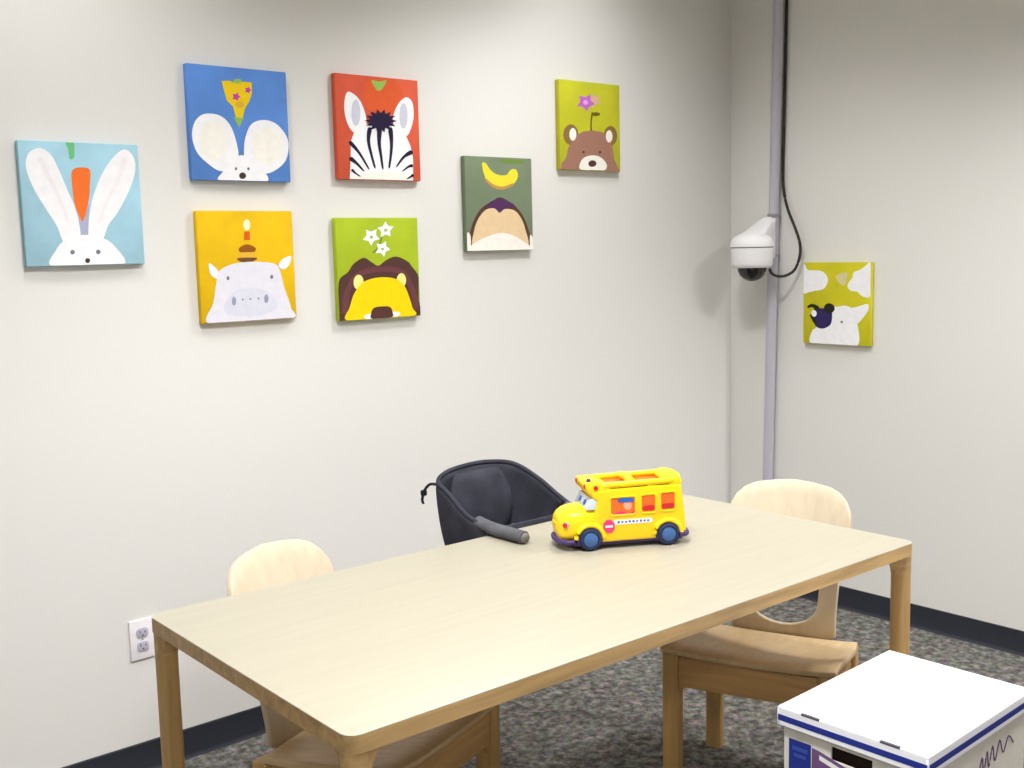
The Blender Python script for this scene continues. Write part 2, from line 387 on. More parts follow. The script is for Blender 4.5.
  ('tan', 's', [(0.1, 0.031), (0.11, 0.221), (0.184, 0.354), (0.292, 0.439), (0.415, 0.453), (0.491, 0.407), (0.572, 0.447), (0.708, 0.435), (0.803, 0.365), (0.876, 0.233), (0.903, 0.02), (0.49, 0.003)]),
  ('white2', 's', [(0.006, 0.192), (0.053, 0.167), (0.055, 0.049), (0.037, 0.005), (0.003, 0.006)]),
  ('white2', 's', [(0.951, 0.165), (0.997, 0.115), (0.997, 0.003), (0.949, 0.01)]),
  ('white2', 's', [(0.004, 0.003), (0.011, 0.034), (0.141, 0.101), (0.321, 0.159), (0.513, 0.191), (0.704, 0.156), (0.861, 0.086), (0.985, 0.017), (0.995, 0.003), (0.49, 0.003)]),
 ],
 'bear': [
  ('brown3', 's', [(0.517, 0.655), (0.497, 0.536), (0.496, 0.401), (0.519, 0.402), (0.52, 0.537), (0.54, 0.655)]),
  ('olive2', 's', [(0.664, 0.65), (0.649, 0.637), (0.611, 0.626), (0.563, 0.623), (0.525, 0.628), (0.51, 0.64), (0.525, 0.654), (0.564, 0.665), (0.611, 0.668), (0.65, 0.662)]),
  ('tanpink', 'p', [(0.68, 0.765), (0.594, 0.758), (0.538, 0.712), (0.51, 0.763), (0.431, 0.78), (0.499, 0.818), (0.507, 0.874), (0.577, 0.847), (0.661, 0.865), (0.636, 0.81)]),
  ('violet', 'p', [(0.58, 0.758), (0.483, 0.73), (0.441, 0.667), (0.381, 0.716), (0.28, 0.716), (0.339, 0.774), (0.318, 0.838), (0.415, 0.825), (0.504, 0.864), (0.504, 0.797)]),
  ('pinkl', 's', [(0.463, 0.771), (0.455, 0.755), (0.434, 0.744), (0.409, 0.742), (0.389, 0.751), (0.381, 0.766), (0.389, 0.782), (0.41, 0.793), (0.435, 0.795), (0.455, 0.786)]),
  ('bearear', 's', [(0.294, 0.401), (0.27, 0.332), (0.209, 0.287), (0.135, 0.282), (0.075, 0.32), (0.053, 0.386), (0.077, 0.454), (0.138, 0.5), (0.212, 0.505), (0.272, 0.467)]),
  ('bearear', 's', [(0.945, 0.416), (0.923, 0.347), (0.864, 0.302), (0.793, 0.297), (0.735, 0.335), (0.713, 0.401), (0.736, 0.47), (0.794, 0.515), (0.866, 0.52), (0.924, 0.482)]),
  ('bear', 'p', [(0.003, 0.003), (0.014, 0.065), (0.092, 0.138), (0.133, 0.259), (0.25, 0.385), (0.379, 0.44), (0.534, 0.457), (0.688, 0.447), (0.803, 0.387), (0.867, 0.272), (0.892, 0.138), (0.969, 0.024), (0.982, 0.003)]),
  ('cream', 's', [(0.261, 0.402), (0.249, 0.36), (0.221, 0.332), (0.186, 0.33), (0.158, 0.354), (0.148, 0.395), (0.159, 0.437), (0.188, 0.465), (0.223, 0.467), (0.251, 0.443)]),
  ('cream', 's', [(0.863, 0.407), (0.852, 0.365), (0.823, 0.337), (0.788, 0.335), (0.76, 0.359), (0.749, 0.4), (0.76, 0.443), (0.789, 0.47), (0.824, 0.472), (0.852, 0.448)]),
  ('cream', 's', [(0.309, 0.013), (0.336, 0.111), (0.427, 0.16), (0.556, 0.175), (0.672, 0.15), (0.757, 0.078), (0.723, 0.012), (0.529, 0.006)]),
  ('umber', 's', [(0.584, 0.085), (0.571, 0.062), (0.537, 0.046), (0.495, 0.043), (0.462, 0.055), (0.449, 0.076), (0.463, 0.099), (0.496, 0.115), (0.538, 0.117), (0.571, 0.106)]),
  ('umber', 's', [(0.392, 0.208), (0.388, 0.2), (0.377, 0.194), (0.365, 0.193), (0.354, 0.198), (0.351, 0.205), (0.355, 0.214), (0.365, 0.219), (0.378, 0.22), (0.388, 0.216)]),
  ('umber', 's', [(0.668, 0.217), (0.664, 0.209), (0.653, 0.203), (0.641, 0.203), (0.63, 0.207), (0.626, 0.215), (0.63, 0.223), (0.641, 0.228), (0.654, 0.229), (0.664, 0.225)]),
 ],
 'cow': [
  ('white', 's', [(0.003, 0.969), (0.067, 0.911), (0.15, 0.904), (0.273, 0.897), (0.34, 0.856), (0.375, 0.789), (0.345, 0.712), (0.287, 0.669), (0.165, 0.649), (0.083, 0.633), (0.003, 0.637)]),
  ('white', 's', [(0.996, 0.997), (0.928, 0.963), (0.853, 0.915), (0.756, 0.88), (0.731, 0.813), (0.684, 0.762), (0.667, 0.711), (0.71, 0.662), (0.81, 0.647), (0.873, 0.602), (0.997, 0.61)]),
  ('sand', 's', [(0.499, 0.842), (0.657, 0.878), (0.644, 0.761), (0.607, 0.723), (0.524, 0.767)]),
  ('white', 's', [(0.12, 0.003), (0.143, 0.152), (0.212, 0.206), (0.286, 0.346), (0.402, 0.451), (0.522, 0.463), (0.642, 0.478), (0.765, 0.428), (0.813, 0.295), (0.826, 0.003), (0.449, 0.003)]),
  ('white', 's', [(0.685, 0.426), (0.822, 0.472), (0.962, 0.504), (0.972, 0.435), (0.89, 0.332), (0.795, 0.269)]),
  ('navy', 's', [(0.173, 0.436), (0.28, 0.439), (0.423, 0.435), (0.445, 0.334), (0.418, 0.239), (0.315, 0.19), (0.212, 0.206), (0.161, 0.29)]),
  ('night', 's', [(0.483, 0.445), (0.47, 0.409), (0.431, 0.385), (0.38, 0.384), (0.338, 0.405), (0.321, 0.44), (0.334, 0.477), (0.373, 0.5), (0.424, 0.501), (0.465, 0.48)]),
  ('night', 's', [(0.079, 0.437), (0.141, 0.448), (0.212, 0.404), (0.246, 0.454), (0.149, 0.49), (0.068, 0.463)]),
  ('night', 's', [(0.106, 0.351), (0.125, 0.314), (0.176, 0.245), (0.22, 0.27), (0.161, 0.333), (0.135, 0.364)]),
  ('white', 's', [(0.212, 0.374), (0.206, 0.35), (0.186, 0.334), (0.161, 0.333), (0.139, 0.347), (0.13, 0.371), (0.136, 0.396), (0.156, 0.411), (0.181, 0.412), (0.203, 0.398)]),
  ('grey', 's', [(0.608, 0.28), (0.605, 0.271), (0.596, 0.265), (0.585, 0.265), (0.576, 0.27), (0.572, 0.279), (0.575, 0.288), (0.584, 0.294), (0.595, 0.294), (0.604, 0.289)]),
  ('blush', 's', [(0.357, 0.071), (0.355, 0.059), (0.346, 0.051), (0.334, 0.051), (0.325, 0.058), (0.321, 0.07), (0.323, 0.082), (0.332, 0.09), (0.343, 0.09), (0.353, 0.083)]),
  ('blush', 's', [(0.61, 0.054), (0.607, 0.042), (0.599, 0.035), (0.587, 0.034), (0.578, 0.041), (0.574, 0.053), (0.576, 0.065), (0.585, 0.073), (0.596, 0.073), (0.606, 0.066)]),
 ],
}
LP, EXPO = 50.0, 1.0

# ------------------------------------------------------------------ materials
M_wall = mat('wall_paint', (226, 224, 220), 0.75, 0.2, bump=0.05, bscale=180)
M_ceil = mat('ceiling_tile', (232, 230, 225), 0.9, 0.1, bump=0.2, bscale=120)
M_carpet = carpet_mat()
M_base = mat('vinyl_baseboard', (44, 46, 54), 0.55, 0.25)
M_lam = mat('maple_laminate', (167, 161, 144), 0.4, 0.35, vary=0.018, grain=0)
M_edge = mat('beech_edge', (190, 156, 106), 0.5, 0.3, vary=0.10, grain=0)
M_legw = mat('beech_leg', (190, 154, 100), 0.5, 0.3, vary=0.08, grain=2)
M_birch = mat('pale_birch', (208, 193, 168), 0.45, 0.3, vary=0.025, grain=2)
M_seatw = mat('birch_seat', (205, 178, 136), 0.45, 0.3, vary=0.04, grain=1)
M_apron = mat('chair_beech', (190, 150, 98), 0.5, 0.3, vary=0.08, grain=0)
M_canvas = mat('canvas_edge', (236, 232, 222), 0.85, 0.1)
M_fabric = mat('charcoal_fabric', (56, 57, 66), 0.9, 0.15, vary=0.12, scale=14, bump=0.3, bscale=350)
M_pad = mat('grey_arm_fabric', (92, 92, 98), 0.85, 0.15, vary=0.10, scale=30, bump=0.3, bscale=350)
M_rubber = mat('black_rubber', (30, 30, 33), 0.7, 0.2)
M_tip = mat('grey_plastic', (118, 114, 108), 0.5, 0.3)
M_yel = mat('yellow_plastic', (252, 212, 12), 0.32, 0.45, coat=0.15)
M_org = mat('orange_plastic', (236, 108, 36), 0.4, 0.4)
M_redp = mat('red_plastic', (206, 34, 44), 0.4, 0.4)
M_pur = mat('purple_plastic', (72, 50, 104), 0.45, 0.35)
M_navy = mat('navy_wheel', (34, 48, 84), 0.5, 0.35)
M_hub = mat('blue_hub', (66, 104, 160), 0.45, 0.35)
M_glassb = mat('pale_windscreen', (205, 216, 226), 0.2, 0.5)
M_skin = mat('peach_plastic', (246, 170, 140), 0.5, 0.3)
M_bluep = mat('blue_plastic', (50, 98, 186), 0.4, 0.35)
M_whitep = mat('white_sticker', (240, 238, 236), 0.5, 0.3)
M_pinkp = mat('pink_sticker', (222, 60, 120), 0.5, 0.3)
M_ink = mat('ink_blue', (60, 84, 168), 0.6, 0.2)
M_pole = mat('galvanised_steel', (190, 187, 198), 0.38, 0.5, metal=0.15)
M_camw = mat('camera_white', (236, 234, 236), 0.4, 0.4)
M_dome = mat('smoked_dome', (20, 20, 24), 0.12, 0.6)
M_seam = mat('dark_seam', (86, 84, 96), 0.6, 0.2)
M_cable = mat('black_cable', (52, 46, 46), 0.6, 0.25)
M_plate = mat('outlet_plate', (238, 234, 236), 0.4, 0.35)
M_sock = mat('outlet_socket', (186, 182, 198), 0.45, 0.35)
M_slot = mat('outlet_slot', (70, 66, 76), 0.7, 0.2)
M_card = mat('white_cardboard', (244, 244, 248), 0.7, 0.2, bump=0.04, bscale=90)
M_cardg = mat('box_side_cardboard', (226, 221, 212), 0.75, 0.15, vary=0.02, scale=20)
M_stripe = mat('blue_print', (40, 54, 140), 0.6, 0.2)
M_violet = mat('violet_print', (112, 84, 128), 0.6, 0.2)
M_dark = mat('opening_shade', (42, 32, 28), 0.9, 0.1)  # near-black colour painting in the shade inside the box hand holes
M_steel = mat('screw_steel', (170, 170, 172), 0.35, 0.5, metal=0.8)
M_diff = mat('lamp_diffuser', (255, 250, 240), 0.5, 0.2, emit=1.5)
M_frame = mat('lamp_frame', (225, 225, 222), 0.5, 0.3)

# ------------------------------------------------------------------ the room
RX0, RY0, RH = -5.6, -5.0, 2.75
def struct(name, mb, m, **k):
    return tag(mb.build(name, m, None, **k), kind='structure')
struct('floor', MB().box(RX0, 0, RY0, 0, -0.1, 0), M_carpet, smooth=False)
struct('ceiling', MB().box(RX0 - .1, 0.1, RY0 - .1, 0.1, RH, RH + .1), M_ceil, smooth=False)
struct('wall_left', MB().box(RX0 - .1, 0.1, 0, 0.1, -0.1, RH), M_wall, smooth=False)
struct('wall_right', MB().box(0, 0.1, RY0 - .1, 0, -0.1, RH), M_wall, smooth=False)
struct('wall_front', MB().box(RX0 - .1, 0.1, RY0 - .1, RY0, -0.1, RH), M_wall, smooth=False)
struct('wall_back', MB().box(RX0 - .1, RX0, RY0, 0, -0.1, RH), M_wall, smooth=False)
def cove(name, pts_fn, a, b):
    prof = [(0, 0), (0.013, 0), (0.0075, 0.006), (0.005, 0.014), (0.005, 0.086), (0.003, 0.088), (0, 0.088)]
    mb = MB()
    mb.loft([[pts_fn(t, d, z) for d, z in prof] for t in (a, b)])
    return tag(mb.build(name, M_base), kind='structure')
cove('baseboard_left', lambda t, d, z: (t, -d, z), RX0, 0)
cove('baseboard_right', lambda t, d, z: (-d, t, z), RY0, 0)

# ------------------------------------------------------------------ canvases
PAL = {'white': (244, 243, 246), 'cream': (244, 240, 230), 'blush': (242, 235, 240), 'grey': (120, 118, 130), 'dark': (72, 54, 48),
       'green': (110, 196, 128), 'cord': (172, 176, 204), 'orange': (244, 118, 50), 'yellow': (240, 204, 24), 'gold': (226, 176, 60),
       'leaf': (150, 190, 90), 'magenta': (206, 70, 160), 'orange2': (222, 94, 50), 'ivory': (244, 242, 234), 'stripegrey': (206, 206, 222), 'ink': (38, 30, 58),
       'bright': (244, 206, 20), 'flame': (255, 242, 205), 'red': (216, 92, 30), 'brown': (150, 84, 20), 'dark2': (112, 76, 40),
       'hide': (222, 220, 230), 'hide2': (212, 213, 226), 'slate': (150, 152, 176), 'leaf2': (104, 130, 60), 'mane': (84, 56, 50),
       'mane2': (108, 62, 66), 'pale': (248, 232, 140), 'lion': (250, 212, 10), 'umber': (86, 54, 48), 'olive': (112, 140, 70),
       'banana': (240, 222, 60), 'bananadark': (196, 150, 80), 'hair': (88, 62, 50), 'plum': (84, 50, 92), 'tan': (230, 202, 160),
       'white2': (246, 240, 232), 'brown3': (110, 84, 40), 'olive2': (104, 96, 24), 'tanpink': (214, 176, 140), 'violet': (190, 104, 200),
       'pinkl': (226, 160, 226), 'bearear': (140, 108, 62), 'bear': (160, 116, 100), 'sand': (216, 204, 150), 'navy': (52, 42, 92), 'night': (44, 44, 30)}
BG = {'bunny': (164, 205, 222), 'mouse': (92, 138, 210), 'zebra': (214, 92, 66), 'hippo': (228, 184, 22), 'lion': (166, 186, 42),
      'hedge': (118, 132, 106), 'bear': (190, 190, 44), 'cow': (202, 194, 38)}
paint_cache = {}
def paint(c):
    if c not in paint_cache:
        paint_cache[c] = mat('paint_' + c, PAL[c], 0.7, 0.15, vary=0.015, scale=40)
    return paint_cache[c]
def canvas(key, label, side, a, z):
    d = 0.022
    w, h = {'hippo': .304, 'hedge': .300, 'cow': .300}.get(key, .311), 0.319
    o = thing('canvas_picture', label, 'picture', (0, 0, 0), 0, 'nursery animal canvases')
    if side == 'L':
        o.location = (a + .002, 0, z)
    else:
        o.location = (0, a, z)
        o.rotation_euler = (0, 0, -PI / 2)
    bg = mat('painted_canvas_' + key, BG[key], 0.75, 0.15, vary=0.045, scale=9, bump=0.08, bscale=500)
    MB().box(-w / 2, w / 2, -d, -0.001, -h / 2, h / 2, 0, 0.0025, 2).build('canvas', bg, o)
    mats, mb, idx = [], MB(), {}
    y = -d - 0.0002
    for col, t, uv in ART[key]:
        pts = smooth_closed(uv, 5) if t == 's' else uv
        y -= 0.00012
        P = [((min(.997, max(.003, u)) - .5) * w, (min(.997, max(.003, v)) - .5) * h) for u, v in pts]
        b2 = bmesh.new()
        vs = [b2.verts.new((px, y, pz)) for px, pz in P]
        es = [b2.edges.new((vs[i], vs[(i + 1) % len(vs)])) for i in range(len(vs))]
        bmesh.ops.triangle_fill(b2, use_beauty=True, use_dissolve=False, edges=es, normal=(0, -1, 0))
        for f in b2.faces:
            f.normal_update()
            if f.normal.y > 0:
                f.normal_flip()
        if col not in idx:
            idx[col] = len(mats)
            mats.append(paint(col))
        mb._add(b2, idx[col])
    mb.build('painting', mats, o, smooth=False)
    return o
canvas('bunny', 'light blue canvas of a white rabbit with long ears and a carrot', 'L', -2.7168, 1.6030)
canvas('mouse', 'blue canvas of a white mouse with big round ears under yellow flowers', 'L', -2.2552, 1.8323)
canvas('zebra', 'red-orange canvas of a zebra with a dark spiky mane', 'L', -1.7787, 1.8452)
canvas('hippo', 'amber yellow canvas of a pale grey hippo with a candle on its head', 'L', -2.2537, 1.4278)
canvas('lion', 'green canvas of a yellow lion with brown mane and three white flowers', 'L', -1.7981, 1.4079)
canvas('hedge', 'grey-green canvas of a tan face with brown hair under a banana', 'L', -1.2909, 1.6144)
canvas('bear', 'lime green canvas of a brown bear with a purple flower', 'L', -0.8466, 1.8998)
canvas('cow', 'yellow-green canvas of a white cow under clouds, right of the steel pole', 'R', -0.5295, 1.2189)

# ------------------------------------------------------------------ table
TX0, TX1, TY0, TY1, TZ = -2.919, -1.292, -1.594, -0.799, 0.72
def make_table():
    o = thing('activity_table', 'long rectangular table with cream laminate top and beech edge', 'table', ((TX0 + TX1) / 2, (TY0 + TY1) / 2, 0), -.0112)
    L, W = TX1 - TX0, TY1 - TY0
    MB().prism(rrect(L, W, .026, 8), TZ - .002, TZ, 'z', 0, .0006, 1).build('tabletop', M_lam, o)
    MB().prism(rrect(L, W, .026, 8), TZ - .032, TZ - .002, 'z', 0, .0004, 1).build('edge_band', M_edge, o)
    # legs: round posts with a corner block that flares into the edge
    r = .0212
    for sx in (-1, 1):
        for sy in (-1, 1):
            cx, cy = sx * (L / 2 - r - .004), sy * (W / 2 - r - .004)
            mb = MB()
            mb.loft([[(px + cx, py + cy, z) for px, py in rrect(2 * q, 2 * q, .0145 * q / r, 6)] for q, z in ((r * .88, 0), (r * .96, .004), (r * .97, .05), (r * .995, .3), (r * .995, TZ - .079))])
            mb.build('leg', M_legw, o)
            # fillet bracket along both sides
            bb = MB()
            zt = TZ - .0315
            zb, R = TZ - .080, .046
            bb.prism(rrect(2 * r, 2 * r, .0140, 6, cx, cy), zb, zt, 'z', 0, .0008, 1)
            for ax in (0, 1):
                s = sx if ax == 0 else sy
                fil = [(-r * .5, zt), (r + R, zt)] + [(r - .001 + R - R * math.sin(PI / 2 * q / 8), zt - .0005 - R + R * math.cos(PI / 2 * q / 8)) for q in range(1, 9)] + [(-r * .5, zt - R)]
                if ax == 0:
                    bb.prism([(cx - s * a, z) for a, z in fil], cy - r + .007, cy + r - .007, 'y')
                else:
                    bb.prism([(cy - s * a, z) for a, z in fil], cx - r + .007, cx + r - .007, 'x')
            bb.build('corner_bracket', M_edge, o)
    return o
make_table()

# ------------------------------------------------------------------ wooden chairs
SZ, SW, SD, BT, BWT, BWB, LEAN = 0.40, 0.450, 0.435, 0.782, 0.346, 0.292, 0.122
def make_chair(label, loc, rz):
    o = thing('wooden_chair', label, 'chair', loc, rz, 'birch chairs at the table')
    # seat: dished board with a rolled front edge
    nx, ny = 20, 20
    mb = MB()
    b2 = bmesh.new()
    grid = []
    yb = SD / 2 - .055
    for j in range(ny + 1):
        v = j / ny
        y = -SD / 2 - .006 + v * (yb + SD / 2 + .006)
        roll = -.012 * max(0, (0.14 - v) / 0.14) ** 2
        row = []
        for i in range(nx + 1):
            u = 2 * i / nx - 1
            hw = SW / 2 - .012 * max(0, v - .75) / .25
            dish = -.012 * (1 - u * u) * min(1, max(0, (v - .02) / .35)) + .006 * abs(u) ** 3
            row.append(b2.verts.new((u * hw, y - .006 * (1 - u * u) * (1 - v) - .034 * v * u * u, SZ + .027 - .054 * v + dish + roll)))
        grid.append(row)
    for j in range(ny):
        for i in range(nx):
            b2.faces.new((grid[j][i], grid[j][i + 1], grid[j + 1][i + 1], grid[j + 1][i]))
    mb._add(b2)
    mb.build('seat', M_seatw, o, solid=.016, bevel=.003, angle=60)
    # backrest: one bent board with a half-moon opening at its foot
    zb, zt = SZ - .045, BT
    hc = (0.0, SZ + .070)
    n = 72
    def hit(poly, a):
        d = (math.cos(a), math.sin(a))
        best = 0
        for i in range(len(poly)):
            p, q = poly[i], poly[(i + 1) % len(poly)]
            e = (q[0] - p[0], q[1] - p[1])
            den = d[0] * e[1] - d[1] * e[0]
            if abs(den) < 1e-12:
                continue
            w = (p[0] - hc[0], p[1] - hc[1])
            t = (w[0] * e[1] - w[1] * e[0]) / den
            s = (w[0] * d[1] - w[1] * d[0]) / den
            if t > 0 and -1e-9 <= s <= 1 + 1e-9:
                best = max(best, t)
        return best
    def outl():
        pts = []
        hb, ht = BWB / 2, BWT / 2
        pts += [(-hb + .012, zb), (hb - .012, zb), (hb, zb + .012), (hb, SZ + .05), (hb + .004, SZ + .16), (ht - .001, zt - .15), (ht, zt - .10)]
        for i in range(1, 9):                     # right top corner
            a = PI / 2 * i / 9
            pts.append((ht - .085 + .085 * math.cos(a), zt - .10 + .090 * math.sin(a)))
        pts += [(.06, zt - .005), (0, zt), (-.06, zt - .005)]
        for i in range(8, 0, -1):
            a = PI / 2 * i / 9
            pts.append((-(ht - .085 + .085 * math.cos(a)), zt - .10 + .090 * math.sin(a)))
        pts += [(-ht, zt - .10), (-ht + .001, zt - .15), (-hb - .004, SZ + .16), (-hb, SZ + .05), (-hb, zb + .012)]
        return pts
    O = outl()
    hole = []
    for i in range(13):                           # lower half-round
        a = PI + PI * i / 12
        hole.append((.094 * math.cos(a), SZ + .054 + .066 * math.sin(a)))
    hole += [(.096, SZ + .10), (.090, SZ + .124), (.066, SZ + .138), (0, SZ + .144), (-.066, SZ + .138), (-.090, SZ + .124), (-.096, SZ + .10)]
    K = 7
    def bend(x, z):
        t = max(0, (z - SZ) / (zt - SZ))
        y = SD / 2 - .048 + LEAN * (t ** 1.15) - .035 * (2 * x / BWT) ** 2 * min(1, .25 + t)
        return (x, y, z)
    b2 = bmesh.new()
    rings = []
    angs = sorted(set([2 * PI * k / n for k in range(n)]))
    for k in range(K + 1):
        f = k / K
        ring = []
        for a in angs:
            r0, r1 = hit(hole, a), hit(O, a)
            r = r0 + (r1 - r0) * f
            ring.append(b2.verts.new(bend(hc[0] + r * math.cos(a), hc[1] + r * math.sin(a))))
        rings.append(ring)
    for A, B in zip(rings, rings[1:]):
        for k in range(len(angs)):
            k2 = (k + 1) % len(angs)
            b2.faces.new((A[k], B[k], B[k2], A[k2]))
    mb = MB()
    mb._add(b2)
    mb.build('backrest', M_birch, o, solid=.015, bevel=.003, angle=50)
    # frame
    lw = .044
    for sx in (-1, 1):
        x = sx * (SW / 2 - .024)
        MB().box(x - lw / 2, x + lw / 2, -SD / 2 + .002, -SD / 2 + .046, 0, SZ + .002, 0, .005, 2).build('leg', M_legw, o)
        x = sx * (SW / 2 - .036)
        MB().box(x - lw / 2, x + lw / 2, SD / 2 - .095, SD / 2 - .053, 0, SZ - .040, 0, .005, 2).build('leg', M_legw, o)
        MB().box(x - .010, x + .010, -SD / 2 + .046, SD / 2 - .095, SZ - .095, SZ - .040, 0, .003, 2).build('side_rail', M_apron, o)
    xs = SW / 2 - .046
    pts = [(-xs, SZ - .004), (xs, SZ - .004), (xs, SZ - .112)]
    for i in range(1, 6):
        a = PI / 2 * i / 6
        pts.append((xs - .030 + .030 * math.cos(a), SZ - .112 + .028 * math.sin(a)))
    for i in range(5, 0, -1):
        a = PI / 2 * i / 6
        pts.append((-(xs - .030 + .030 * math.cos(a)), SZ - .112 + .028 * math.sin(a)))
    pts.append((-xs, SZ - .112))
    MB().prism(pts, -SD / 2 + .004, -SD / 2 + .026, 'y', 0, .003, 2).build('front_apron', M_apron, o)
    MB().box(-BWB / 2 + .02, BWB / 2 - .02, SD / 2 - .085, SD / 2 - .055, SZ - .09, SZ - .040, 0, .003, 2).build('rear_rail', M_apron, o)
    return o
make_chair('pale wooden chair tucked under the right end of the table, half-moon opening showing', (-1.397, -1.233, 0), -1.182)
make_chair('pale wooden chair behind the left part of the table, next to the left wall', (-2.475, -.933, 0), .353)

# ------------------------------------------------------------------ black hook-on high chair
def make_hook_on():
    o = thing('hook_on_high_chair', 'charcoal fabric hook-on baby seat clamped to the far edge of the table', 'baby seat', (-1.851, -.800, TZ), -.0112)
    # local: x along the table, y away from the camera side (towards wall), z from table top
    # plan of the wall (U open to the front) and rim heights
    U = [(-.148, .0), (-.162, .070), (-.168, .150), (-.150, .220), (-.085, .270), (.0, .282), (.070, .272), (.135, .238), (.162, .165), (.160, .080), (.148, .0)]
    Z = [.024, .036, .088, .106, .117, .124, .125, .115, .081, .046, .024]
    P = smooth_open([(a, b, c) for (a, b), c in zip(U, Z)], 6)
    def wall(scale_top, drop):
        loops = []
        return loops
    b2 = bmesh.new()
    H = 9
    cols = []
    cx, cy = 0, .12
    for (x, y, z) in P:
        col = []
        for k in range(H + 1):
            f = k / H
            zz = z * (1 - f) + (-.155) * f
            s = 1 - .24 * f ** 1.6 + .015 * math.sin(PI * f)
            wob = .004 * math.sin(23 * x + 9 * f) * math.sin(PI * f)
            col.append((cx + (x - cx) * (s + wob), cy + (y - cy) * (s + wob) if y > .02 else y + .03 * f, zz))
        cols.append(col)
    vv = [[b2.verts.new(p) for p in c] for c in cols]
    for A, B in zip(vv, vv[1:]):
        for k in range(H):
            b2.faces.new((A[k], A[k + 1], B[k + 1], B[k]))
    bmesh.ops.recalc_face_normals(b2, faces=b2.faces[:])
    mb = MB(); mb._add(b2)
    sh = mb.build('fabric_shell', M_fabric, o, angle=80)
    s = sh.modifiers.new('thickness', 'SOLIDIFY'); s.thickness = .016; s.offset = 0
    s = sh.modifiers.new('subsurf', 'SUBSURF'); s.levels = s.render_levels = 1
    # piped rim
    MB().tube([(x, y, z + .002) for x, y, z in P], .0065, 10).build('rim_piping', M_fabric, o)
    # padded back cushion inside
    pts = []
    loops = []
    for f in (0, .12, .3, .5, .7, .88, 1):
        z = -.09 + f * .205
        w = .112 * (math.sin(PI * (.12 + .76 * f)) ** .35)
        y0 = .232 - .012 * math.sin(PI * f) * 1.0 + .012 * f
        lp = []
        for k in range(16):
            a = 2 * PI * k / 16
            lp.append((w * math.cos(a), y0 + .016 * math.sin(a) - .35 * w * w * 4 * math.cos(a) ** 2 * .5, z))
        loops.append(lp)
    MB().loft(loops).build('back_cushion', M_fabric, o, angle=80)
    # seat base, front panel
    MB().prism([(x, y) for x, y in rrect(.25, .235, .06, 6, 0, .125)], -.165, -.135, 'z', 0, .008, 2).build('seat_pad', M_fabric, o)
    MB().prism([(-.140, .006), (-.10, .010), (.10, .010), (.140, .006), (.140, .022), (-.140, .022)], -.155, .010, 'z', 0, .004, 2).build('front_panel', M_fabric, o)
    # arms over the table, clamps under it
    for sx in (-1, 1):
        xa = sx * .146
        e = -.132 if sx < 0 else -.075
        path = smooth_open(([(xa, .050, .026)] if sx < 0 else []) + [(xa, .02, .0215), (xa, -.03, .0185), (xa - .004 * sx, e + .02, .0175), (xa - .006 * sx, e, .0165)], 5)
        MB().tube(path, [.0185] * (len(path) - 1) + [.0155], 16, flat=.88).build('arm', M_pad, o)
        tg = MB().tube([(xa - .006 * sx, e, .0160), (xa - .006 * sx, e - .005, .0155), (xa - .006 * sx, e - .008, .015)], [.0148, .013, .008], 14, flat=.88).build('arm_tip', M_tip, o)
        MB().tube(smooth_open([(xa, .05, .03), (xa * .95, .035, -.02), (xa * .95, .012, -.05), (xa * .95, -.04, -.062), (xa * .95, -.085, -.062)], 5), .009, 10).build('clamp_tube', M_rubber, o)
        MB().box(xa * .95 - .02, xa * .95 + .02, -.10, -.06, -.054, -.0335, 0, .005, 2).build('clamp_pad', M_rubber, o)
    # loose strap with buckle at the left rear corner
    st = MB().tube(smooth_open([(-.158, .205, .104), (-.174, .222, .106), (-.184, .230, .096), (-.188, .234, .086)], 5), .008, 8, flat=.5).build('strap', M_rubber, o)
    MB().box(-.197, -.181, .229, .241, .074, .090, 0, .003, 2).build('buckle', M_rubber, st)
    MB().tube(smooth_open([(-.191, .235, .078), (-.194, .236, .064), (-.191, .236, .052)], 4), .0055, 8, flat=.5).build('strap_end', M_rubber, st)
    return o
make_hook_on()

